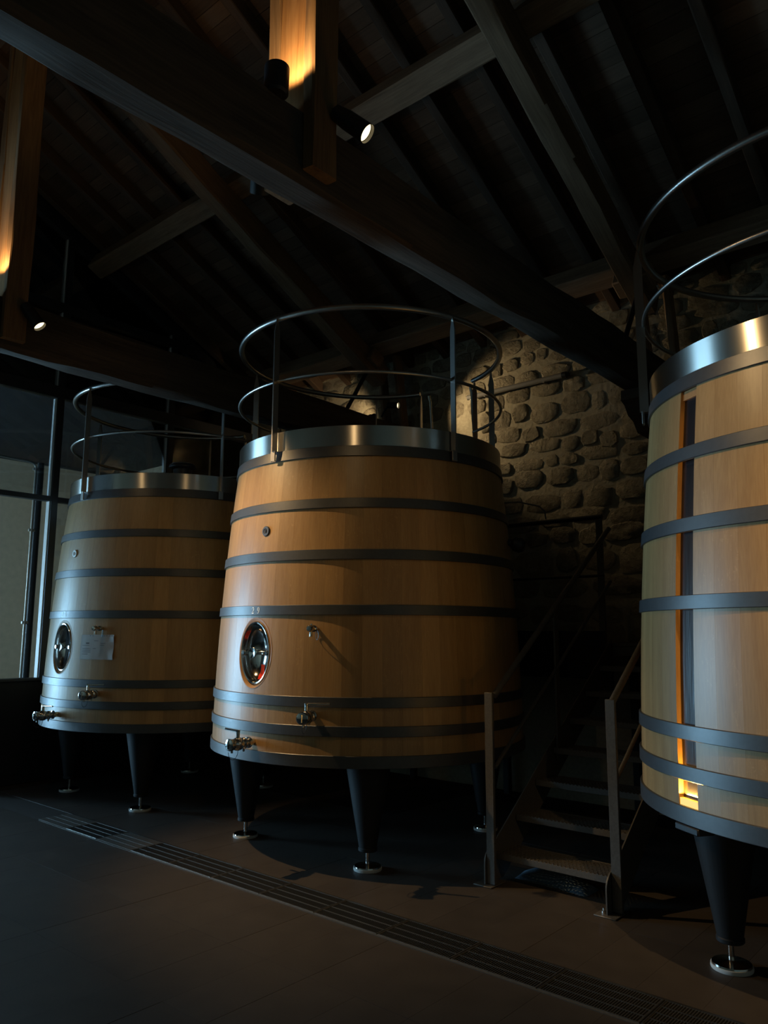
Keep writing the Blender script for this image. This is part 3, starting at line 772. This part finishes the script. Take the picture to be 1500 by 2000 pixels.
def stroke_digit(ch):
    """heavy/thin stencil strokes: lists of (x, y, half_width) in a 0.6 x 1 box"""
    def arc(cx, cy, rx, ry, a0, a1, w0, w1, n=14, wm=None):
        out = []
        for i in range(n + 1):
            f = i / n; a = R_(a0 + (a1 - a0) * f)
            w_ = w0 + (w1 - w0) * f if wm is None else w0 + (wm - w0) * math.sin(PI * f)
            out.append((cx + rx * math.cos(a), cy + ry * math.sin(a), w_))
        return out
    if ch == '2': return [arc(0.28, 0.72, 0.20, 0.235, 170, -25, 0.03, 0.085) + [(0.38, 0.45, .06), (0.18, 0.2, 0.03), (0.08, 0.08, 0.03)], [(0.06, 0.07, 0.07), (0.30, 0.08, 0.085), (0.54, 0.07, 0.05)], [(0.51, 0.08, 0.03), (0.53, 0.28, 0.02)], [(0.11, 0.70, 0.06), (0.15, 0.66, 0.065)]]
    if ch == '9': return [arc(0.29, 0.68, 0.165, 0.27, 95, 265, 0.02, 0.02, wm=0.075), arc(0.29, 0.68, 0.165, 0.27, 85, -20, 0.02, 0.085), [(0.455, 0.62, 0.08), (0.44, 0.35, 0.075), (0.36, 0.12, 0.04), (0.24, 0.035, 0.025), (0.14, 0.06, 0.025)], [(0.12, 0.16, 0.06), (0.17, 0.13, 0.065)]]
    if ch == '3': return [arc(0.28, 0.76, 0.17, 0.21, 165, -70, 0.02, 0.06, wm=0.09), arc(0.28, 0.28, 0.19, 0.25, 80, -165, 0.02, 0.03, wm=0.11), [(0.2, 0.53, 0.02), (0.34, 0.53, 0.03)], [(0.1, 0.2, 0.05), (0.15, 0.17, 0.05)]]
    if ch == '0': return [arc(0.29, 0.5, 0.19, 0.47, 97, 263, 0.02, 0.02, wm=0.09), arc(0.29, 0.5, 0.19, 0.47, 83, -83, 0.02, 0.02, wm=0.09)]
    return []
def number(vat, text, a_deg, zc, h):
    adv = 1.22 * h; x0 = -adv * (len(text) - 1) / 2 - 0.29 * h
    for ci, ch in enumerate(text):
        mb = MB()
        for pl in stroke_digit(ch):
            L, Rr_ = [], []
            for i, (x, y, hw) in enumerate(pl):
                q0 = pl[max(0, i - 1)]; q1 = pl[min(len(pl) - 1, i + 1)]
                d = Vector((q1[0] - q0[0], q1[1] - q0[1])).normalized(); nn = Vector((-d.y, d.x))
                L.append((x + nn.x * hw, y + nn.y * hw)); Rr_.append((x - nn.x * hw, y - nn.y * hw))
            def P(p):
                z = zc + (p[1] - 0.5) * h; r = Rh(z) + 0.0012; a = R_(a_deg) + (x0 + ci * adv + p[0] * h) / r
                return (r * math.cos(a), r * math.sin(a), z)
            vs = [P(p) for p in L] + [P(p) for p in Rr_]; n = len(L)
            mb.add(vs, [(i, n + i, n + i + 1, i + 1) for i in range(n - 1)])
        obj('stencil_digit', mb, 'stencil', vat, smooth=0, label='pale stencilled digit %s on a hoop' % ch)

def make_vat(cx, cy, label, num=None, slot=False, taps=True, bung='bung', seed=0):
    v = thing('oak_vat', label, 'vat', (cx, cy, 0), 'truncated oak vats in a row')
    for k in range(NS):
        a = R_(OFF) + k * DA
        if slot and k == 0: continue
        me = CUT.get(k, STAVE)
        obj('stave', me, None, v, (0, 0, 0), (0, 0, a))
    for me in HM: obj('hoop', me, None, v)
    obj('steel_rim', RIM, None, v); obj('top_lid', LID, None, v); obj('bottom_head', HEAD, None, v)
    for sx in (-1, 1):
        for sy in (-1, 1):
            l = obj('leg', LEGM, None, v, (sx * 0.615, sy * 0.685, 0))
            obj('levelling_foot', STUD, None, l); obj('foot_pad', PAD, None, l)
    obj('guard_rail', RAIL_T, None, v); obj('guard_rail', RAIL_M, None, v)
    for a in (-87, -15.5, 57, 129, -160, 72, 105.5):
        p = obj('post', POST, None, v, (0, 0, 0), (0, 0, R_(a))); obj('post_clip', CLIP, None, p)
    v_door, _ = manhole(v)
    if num == '29':
        global DOOR_C
        DOOR_C = v_door
    for a, z, second in ((-65.2, 0.988, False), (-88.0, 0.795, True)):
        r = Rw(z)
        t = obj('tap', TAPB, None, v, (r * math.cos(R_(a)), r * math.sin(R_(a)), z), (0, 0, R_(a)))
        obj('tap_cap', TAPC, None, t); obj('tap_lever', TAPL2 if (second and num == '29') else TAPL, None, t); obj('cap_chain', TAPCH, None, t)
    a, z = -65.3, 1.535; r = Rw(z)
    t = obj('sample_tap', SAMP, None, v, (r * math.cos(R_(a)), r * math.sin(R_(a)), z), (0, 0, R_(a))); obj('tap_ring', SRING, None, t)
    a, z = -88.6, 2.205; r = Rw(z)
    bmsh = MB().lathe([(0.036, -0.02), (0.036, 0.006), (0.032, 0.010), (0.020, 0.010), (0.018, 0.007), (0, 0.007)], 28, LX)
    bmsh.box((0.009, 0, 0), (0.006, 0.006, 0.026))
    obj('bung', bmsh, bung, v, (r * math.cos(R_(a)), r * math.sin(R_(a)), z), (0, 0, R_(a)))
    if num: number(v, num, -90.0, 1.657, 0.046)
    return v
vatL = make_vat(-2.573, -0.05, 'leftmost oak vat with number 30 and a paper notice on its staves', '30', bung='silicone')
vatC = make_vat(0.0, 0.0, 'middle oak vat with number 29, red sticker in its oval steel door', '29')
vatR = make_vat(3.476, 0.0, 'rightmost and nearest oak vat with an amber lit gauge slot', None, slot=True)

# gauge slot in the right vat
a = R_(SLOT_DEG); slot_parts = []
def slot_piece(name, z0, z1, d0, d1, m, wfrac=1.0, label=None, n=6):
    mb = MB(); vs = []
    for i in range(n + 1):
        z = z0 + (z1 - z0) * i / n; R = Rw(z); ha = DA / 2 * wfrac
        for dd, t in ((d0, -ha), (d0, ha), (d1, ha), (d1, -ha)):
            vs.append(((R - dd) * math.cos(a + t), (R - dd) * math.sin(a + t), z))
    fs = [(k * 4 + i, k * 4 + (i + 1) % 4, (k + 1) * 4 + (i + 1) % 4, (k + 1) * 4 + i) for k in range(n) for i in range(4)]
    fs += [(3, 2, 1, 0), (n * 4, n * 4 + 1, n * 4 + 2, n * 4 + 3)]
    mb.add(vs, fs); return obj(name, mb, m, vatR, smooth=30, label=label)
slot_piece('gauge_glass', 0.775, 2.655, 0.024, 0.034, 'gauge', 0.99, 'dark glass strip at the back of the slot')
slot_piece('slot_head', 2.655, 2.78, 0.012, 0.064, 'oak_end', 0.99, n=1)
slot_piece('amber_light_bar', 0.70, 0.775, 0.004, 0.024, 'led', 0.99, 'glowing amber light bar at the foot of the slot', n=1)
ledl = bpy.data.lights.new('bulb', 'AREA'); ledl.shape = 'RECTANGLE'; ledl.size = 0.10; ledl.size_y = 0.018; ledl.energy = 3.5; ledl.color = (1.0, 0.50, 0.08)
lo = bpy.data.objects.new('bulb', ledl); COL.objects.link(lo); lo.parent = vatR
lo.location = ((Rw(0.8) - 0.014) * math.cos(a), (Rw(0.8) - 0.014) * math.sin(a), 0.789); lo.rotation_euler = (PI, 0, a + PI / 2)
sv = []; ns_ = 12
for i in range(ns_ + 1):
    z = 0.80 + 1.80 * i / ns_; R = Rw(z); t = DA / 2 - 0.0012 / R
    for dd, tt in ((0.008, t), (0.008, t - 0.002), (0.018, t - 0.002), (0.018, t)): sv.append(((R - dd) * math.cos(a + tt), (R - dd) * math.sin(a + tt), z))
obj('amber_light_strip', MB().add(sv, [(k * 4 + i, k * 4 + (i + 1) % 4, (k + 1) * 4 + (i + 1) % 4, (k + 1) * 4 + i) for k in range(ns_) for i in range(4)]), 'led_strip', vatR, smooth=0, label='thin amber light strip along the right side of the slot')
hs = MB().box((0, 0, 0), (0.16, 0.09, 0.03), None, 0.004)
obj('lamp_housing', hs, 'black', vatR, (1.16 * math.cos(a) , 1.16 * math.sin(a), 0.652), (0, 0, a + PI / 2), label='small dark box under the bottom hoop')

# red sticker, vat accessories of the middle and left vats
stk = MB(); yf = -Rw(MZ) + 0.017
vs = []
for i in range(5):
    for j in range(4):
        u, v_ = i / 4, j / 3
        x = 0.012 + 0.056 * v_ + 0.020 * u; z = MZ - 0.175 + 0.098 * u
        rr = math.hypot(x / 0.1465, (z - MZ) / 0.2115)
        y = yf + (0.012 if rr > 0.7 else 0.022) + 0.006 * math.sin(3 * u + v_ * 2)
        vs.append((x, y, z))
fs = [(i * 4 + j, i * 4 + j + 1, (i + 1) * 4 + j + 1, (i + 1) * 4 + j) for i in range(4) for j in range(3)]
stk.add(vs, fs)
obj('red_sticker', stk, 'red', DOOR_C, label='bright red sticker on the steel door')

cap = thing('round_lid_cap', 'black round cap standing on top of the leftmost vat', 'cap', (-2.573 + 0.79, -0.58, 2.87))
obj('cap_body', MB().lathe([(0.085, 0), (0.085, 0.10), (0.12, 0.115), (0.125, 0.125), (0.12, 0.14), (0.09, 0.145), (0, 0.145)], 32), 'black', cap)
obj('cap_seal', MB().lathe([(0.1, 0.148), (0.1, 0.156), (0.02, 0.165), (0, 0.165)], 28, cap=True), 'bung', cap)

def notice():
    zc = 1.378; W, H = 0.345, 0.205; a0, a1 = -76.2, -59.3
    root = thing('paper_notice', 'creased white paper notice stuck to the leftmost vat below its sample tap', 'paper', (-2.573, -0.05, 0))
    mb = MB(); vs = []; nu, nv = 18, 10
    def P(u, v_, lift=0.0):
        z = 1.272 + (1.482 - 1.272) * v_ - 0.012 * u * 0; r = Rw(z) + 0.004 + lift
        r += 0.004 * abs(noise.noise((u * 6, v_ * 5, 2.2))) + (0.016 * max(0, u - 0.86) * 7 * (0.5 + 0.5 * math.sin(v_ * 9)) if u > 0.86 else 0) + (0.003 if abs(v_ - 0.52) < 0.06 else 0)
        t = R_(a0 + (a1 - a0) * u); return (r * math.cos(t), r * math.sin(t), z)
    for j in range(nv + 1):
        for i in range(nu + 1): vs.append(P(i / nu, j / nv))
    fs = [(j * (nu + 1) + i, j * (nu + 1) + i + 1, (j + 1) * (nu + 1) + i + 1, (j + 1) * (nu + 1) + i) for j in range(nv) for i in range(nu)]
    mb.add(vs, fs); sh = obj('sheet', mb, 'paper', root, smooth=60)
    pr = MB()
    def line(u0, u1, v_, t=0.010):
        k = max(2, int((u1 - u0) * 20)); vv = []
        for i in range(k + 1):
            u = u0 + (u1 - u0) * i / k; vv += [P(u, v_ - t, 0.0012), P(u, v_ + t, 0.0012)]
        pr.add(vv, [(2 * i, 2 * i + 2, 2 * i + 3, 2 * i + 1) for i in range(k)])
    for v_ in (0.43, 0.365, 0.30, 0.215): line(0.07, 0.34 if v_ > .25 else .26, v_, 0.008)
    line(0.07, 0.30, 0.565, .006); line(0.18, 0.28, 0.655, 0.022); line(0.62, 0.76, 0.655, 0.008); line(0.62, 0.74, 0.575, 0.006)
    line(0.42, 0.55, 0.755, .007); line(0.40, 0.50, 0.44, .008)
    for u in (0.28, 0.36, 0.63, 0.70, 0.77, 0.85, 0.92): line(u, u + 0.035, 0.955, 0.009)
    obj('printed_lines', pr, 'ink', sh, smooth=0, label='faint grey lines of print')
notice()

# bent rod and lamp-like fitting at the right of the middle vat
rod = MB().tube([(0.92, 0.52, 2.52), (1.02, 0.62, 2.53), (1.13, 0.74, 2.50), (1.16, 0.77, 2.46), (1.165, 0.775, 2.40)], 0.006, 8)
obj('level_rod', rod, 'galv', vatC, label='thin bent rod at the side of the vat')
fit = MB().lathe([(0.03, 0), (0.03, 0.03), (0.055, 0.05), (0.06, 0.10), (0.04, 0.13), (0.0, 0.135)], 24, LX)
obj('side_valve', fit, 'black', vatC, (Rw(2.2) * math.cos(R_(24)), Rw(2.2) * math.sin(R_(24)), 2.2), (0, 0.3, R_(24)), label='black fitting on the far side of the vat')

# ladder from the walkway up to the gap in the middle vat's rail
lad = thing('access_ladder', 'slim steel ladder behind the middle vat at the gap in its rail', 'ladder', (0.03, 1.25, 1.437))
def lrel(p): return (p[0] - 0.03, p[1] - 1.25, p[2] - 1.437)
for x in (-0.21, 0.27):
    obj('stile', MB().tube([lrel((x, 1.235, 1.437)), lrel((x, 1.15, 2.95)), lrel((x - 0.02, 1.11, 3.70)), lrel((x - .02, 1.09, 3.76))], 0.014, 10), 'steel', lad)
for k in range(6):
    zz = 1.7 + k * 0.24; yy = 1.235 - 0.085 * (zz - 1.437) / 1.513
    obj('rung', MB().cyl(lrel((-0.21, yy, zz)), lrel((0.27, yy, zz)), 0.011, n=10), 'satin', lad)

# ------------------------------------------------------------------ stairs and walkway
st = thing('steel_stair', 'steel stair with perforated treads between the middle and right vats', 'stair', (1.754, -0.44, 0))
so = Vector(st.location)
def srel(x, y, z): return (x - so.x, y - so.y, z - so.z)
RISE, GO = 0.1805, 0.2565
def tread_front(i): return -0.352 + GO * i, 0.171 + RISE * i
x0, x1 = 1.372, 2.136
tw = x1 - x0
mg = MB()
nb, nc = 11, 30
for i in range(nb): mg.box((0, -0.0 + 0.012 + i * 0.233 / nb + 0.004, -0.014), (tw - 0.01, 0.0045, 0.022))
for i in range(nb - 1):
    for j in range(nc):
        xx = -tw / 2 + (j + (0.5 if i % 2 else 0.1)) * tw / nc
        mg.box((xx, 0.026 + i * 0.233 / nb, -0.010), (0.0045, 0.021, 0.012))
gm = mg.mesh('tread_grating', 0); gm.materials.append(M['galv'])
fm = MB().box((0, 0.004, -0.016), (tw, 0.006, 0.036), None, 0.001).box((0, 0.252, -0.016), (tw, 0.006, 0.032), None, 0.001)
for s in (-1, 1): fm.box((s * (tw / 2 - 0.003), 0.128, -0.018), (0.006, 0.25, 0.036))
nose = MB()
for j in range(30): nose.box((-tw / 2 + (j + 0.5) * tw / 30, 0.004, 0.004), (0.012, 0.006, 0.006))
fmesh = fm.mesh('tread_frame', 0); fmesh.materials.append(M['galv'])
nmesh = nose.mesh('tread_nosing', 0); nmesh.materials.append(M['galv'])
for i in range(7):
    y, z = tread_front(i)
    t = obj('tread', fmesh, None, st, srel((x0 + x1) / 2, y, z))
    obj('tread_grating', gm, None, t, kind='stuff'); obj('tread_nosing', nmesh, None, t)
def stringer(x, th=0.008):
    # profile in (y, z): vertical curved nose at the foot, then raking plate up to the walkway
    s = RISE / GO
    top = lambda y: 0.205 + s * (y + 0.345)
    bot = lambda y: top(y) - 0.265
    prof = [(-0.455, 0.008)]
    prof += [(-0.455, 0.13), (-0.452, 0.155), (-0.44, 0.18), (-0.415, 0.205), (-0.375, 0.225), (-0.34, 0.235)]
    prof += [(1.443, top(1.443)), (1.443, bot(1.443))]
    yb = -0.345 + (0.008 + 0.265 - 0.205) / s
    prof += [(max(yb, -0.25), 0.008)]
    n = len(prof); vs = [srel(x - th / 2, y, z) for y, z in prof] + [srel(x + th / 2, y, z) for y, z in prof]
    fs = [tuple(range(n)), tuple(range(2 * n - 1, n - 1, -1))] + [(i, n + i, n + (i + 1) % n, (i + 1) % n) for i in range(n)]
    mb = MB().add(vs, [f[::-1] for f in fs]); return obj('stringer', mb, 'galv', st, smooth=20)
for s, xs in ((-1, 1.362), (1, 2.146)):
    stringer(xs)
    obj('base_plate', MB().box(srel(xs, -0.40, 0.004), (0.13, 0.17, 0.008), None, 0.003), 'galv', st)
    obj('anchor_bolt', MB().lathe([(0.012, 0.008), (0.012, 0.018), (0.006, 0.02), (0.006, 0.034), (0, 0.035)], 8, Matrix.Translation(srel(xs + 0.028 * (1 if s < 0 else -1), -0.43, 0))), 'steel', st)
    xo = xs - 0.03 * (-1 if s > 0 else 1) * 0 + s * 0.028
    xp = xs + s * 0.03 if s > 0 else xs - 0.0 + 0.03
    xp = xs + 0.035
    hp = 1.143
    yp = -0.43 if s < 0 else -0.385
    obj('rail_post', MB().box(srel(xp, yp, (0.01 + hp) / 2), (0.058, 0.022, hp - 0.01), None, 0.003), 'galv', st)
    sl = 0.1805 / 0.2565
    def hz(y): return 1.128 + sl * (y + 0.36)
    ye = 1.40
    obj('handrail', MB().tube([srel(xp, -0.372, hz(-0.372)), srel(xp, 0.4, hz(.4)), srel(xp, ye, hz(ye))], 0.0205, 14), 'galv', st)
    obj('mid_rail', MB().tube([srel(xp, -0.375, hz(-0.375) - 0.435), srel(xp, 0.4, hz(.4) - .435), srel(xp, ye, hz(ye) - .435)], 0.0125, 12), 'galv', st)
    ym = 0.475; zt = hz(ym) - 0.005; zb0 = 0.205 + sl * (ym + 0.345) - 0.16
    obj('rail_post', MB().box(srel(xp - 0.012, ym, (zb0 + zt) / 2), (0.016, 0.055, zt - zb0), None, 0.002), 'galv', st)

wk = thing('walkway', 'dark steel walkway with guard rail between the vats and the stone wall', 'walkway', (1.0, 1.7, 0))
def wrel(x, y, z): return (x - 1.0, y - 1.7, z)
wx0, wx1 = -1.2, 4.7
obj('deck', MB().box(wrel((wx0 + wx1) / 2, 1.755, 1.42), (wx1 - wx0, 0.61, 0.03), None, 0.003), 'galv', wk)
for (a_, b_) in ((wx0, 1.31), (2.23, wx1)):
    obj('toe_board', MB().box(wrel((a_ + b_) / 2, 1.452, 1.455), (b_ - a_, 0.01, 0.15), None, 0.002), 'black', wk)
    obj('fascia', MB().box(wrel((a_ + b_) / 2, 1.465, 1.27), (b_ - a_, 0.05, 0.26), None, 0.004), 'black', wk)
    obj('top_rail', MB().cyl(wrel(a_, 1.47, 2.485), wrel(b_, 1.47, 2.485), 0.021, n=12), 'black', wk)
    obj('mid_rail', MB().cyl(wrel(a_, 1.47, 1.988), wrel(b_, 1.47, 1.988), 0.0125, n=12), 'black', wk)
obj('fascia', MB().box(wrel(1.77, 1.468, 1.37), (0.91, 0.02, 0.08), None, 0.003), 'galv', wk)
for x in (wx0 + .03, 0.0, 1.282, 2.26, 3.45, wx1 - .03):
    obj('rail_post', MB().box(wrel(x, 1.47, 1.965), (0.055, 0.022, 1.06), None, 0.003), 'galv', wk)
for x in (wx0 + 0.05, 0.0, 1.3, 2.25, 3.45, wx1 - .05):
    for y in (1.51, 2.0):
        obj('support_leg', MB().box(wrel(x, y, 0.70), (0.06, 0.06, 1.41), None, 0.003), 'black', wk)

# folded blue cloth on the floor under the lowest tread
tb = MB(); nu, nv = 22, 10; vs = []
for j in range(nv + 1):
    for i in range(nu + 1):
        u, v_ = i / nu, j / nv
        prof = math.sin(PI * u) ** 0.35 * math.sin(PI * min(1, max(0, v_))) ** 0.5
        z = 0.075 * prof * (0.8 + 0.35 * noise.noise((u * 5, v_ * 2, 1))) 
        vs.append((-0.24 + 0.5 * u, -0.08 + 0.17 * v_ + 0.03 * math.sin(u * 5), max(0.0, z)))
fs = [(j * (nu + 1) + i, j * (nu + 1) + i + 1, (j + 1) * (nu + 1) + i + 1, (j + 1) * (nu + 1) + i) for j in range(nv) for i in range(nu)]
fs.append([j * (nu + 1) for j in range(nv + 1)][::-1] if False else tuple(range(nu, -1, -1)))
tb.add(vs, fs)
o = obj('folded_cloth', tb, 'tarp', None, (1.66, -0.13, 0.001), smooth=60); tag(o, 'folded blue grey cloth lying on the floor under the lowest stair tread', 'cloth')

# conduit on the stone wall
cd = thing('wall_conduit', 'grey conduit pipe fixed along the stone wall under the near roof truss', 'pipe', (0.2, WY - 0.075, 4.0))
obj('pipe_run', MB().cyl((-0.62, 0, 0.0), (0.50, 0, 0.004), 0.027, n=16), 'conduit', cd)
obj('pipe_end', MB().cyl((0.50, 0, 0.004), (0.545, 0, 0.004), 0.031, n=16).cyl((0.545, 0, 0.004), (0.57, 0, 0.004), 0.022, n=16), 'black', cd)
for x in (-0.4, 0.3): obj('pipe_clip', MB().box((x, 0.03, 0), (0.025, 0.09, 0.065), None, 0.004), 'conduit', cd)

# ------------------------------------------------------------------ spotlights (each with its own lamp)
def spotlight(loc, aim, label, power, size=70, blend=0.5, r=0.045, L=0.17, mount=None, lit=True, rad=0.02, color=WARM):
    d = Vector(aim) - Vector(loc); d.normalize()
    q = d.to_track_quat('-Z', 'Y')
    t = thing('spotlight', label, 'lamp', loc, 'spotlights on the timber trusses', q.to_euler())
    obj('housing', MB().lathe([(r * 0.92, 0.0), (r, 0.0), (r, 0.02 - 0.045), (r * 0.96, 0.02 - 0.045)][::-1] + [(r * 0.92, 0.0)], 28, cap=False).lathe([(r, -0.002), (r * 0.98, 0.10), (r * 0.8, L), (0, L)], 28, cap=False), 'black', t)
    obj('lens', MB().lathe([(r * 0.93, -0.006), (r * 0.5, -0.003), (0, -0.002)], 28, cap=False), 'lens', t, label='glowing warm lens')
    if mount is not None:
        m_ = q.to_matrix().inverted() @ (Vector(mount) - Vector(loc))
        obj('bracket', MB().tube([(0, 0, 0.09), (m_ * 0.55 + Vector((0, 0, 0.05))), m_], 0.011, 8), 'black', t)
    ld = bpy.data.lights.new('bulb', 'SPOT'); ld.energy = power; ld.color = color; ld.spot_size = R_(size); ld.spot_blend = blend; ld.shadow_soft_size = rad
    lo = bpy.data.objects.new('bulb', ld); COL.objects.link(lo); lo.parent = t; lo.location = (0, 0, -0.03)
    return t
spotlight((-1.13, -2.28, 3.665), (0.50, -0.74, 0.66), 'spotlight on the right of the far king post, aimed at the middle vat', P_C, 62, 0.9, mount=(-1.24, -2.36, 3.80))
spotlight((1.47, -2.44, 3.60), (-0.6, -0.9, 0.6), 'spotlight on the left of the near king post, mostly hidden by the beam', P_C2, 110, 1.0, mount=(1.53, -2.40, 3.78))
spotlight((1.99, -2.28, 3.745), (4.1, -1.1, 1.7), 'spotlight on the right of the near king post, aimed at the right vat', P_R, 70, 1.0, mount=(1.86, -2.34, 3.88))
spotlight((-1.62, -2.36, 3.66), (-2.4, -0.8, 0.9), 'spotlight on the left of the far king post, aimed at the left vat', P_L, 90, 1.0, mount=(-1.56, -2.36, 3.80))
spotlight((1.79, -2.625, 3.93), (1.75, -2.56, 5.6), 'upward spotlight on the tie beam before the near king post', P_UP1, 150, 0.3, r=0.055, L=0.11, mount=(1.76, -2.62, 3.80))
spotlight((-1.30, -2.575, 3.99), (-1.30, -2.58, 5.6), 'upward spotlight on the tie beam before the far king post', P_UP2, 150, 0.3, r=0.055, L=0.11, mount=(-1.32, -2.57, 3.80))
spotlight((4.50, -2.40, 3.62), (4.0, -1.05, 1.7), 'spotlight on the truss right of the camera, aimed at the right vat', P_R2, 60, 1.0, mount=(4.63, -2.40, 3.80))
spotlight((-1.08, 1.62, 3.95), (1.0, 2.25, 3.66), 'small spotlight at the wall end of the far truss, grazing the stones', P_WALL, 80, 0.7, r=0.035, L=0.10, mount=(-1.29, 1.62, 3.86), color=(1.0, 0.74, 0.42))
spotlight((-1.62, 1.80, 3.95), (-2.9, 2.3, 4.1), 'small spotlight behind the far truss, aimed left along the stones', P_WALL2, 95, 0.7, r=0.035, L=0.10, mount=(-1.50, 1.82, 3.86), color=(1.0, 0.74, 0.42))
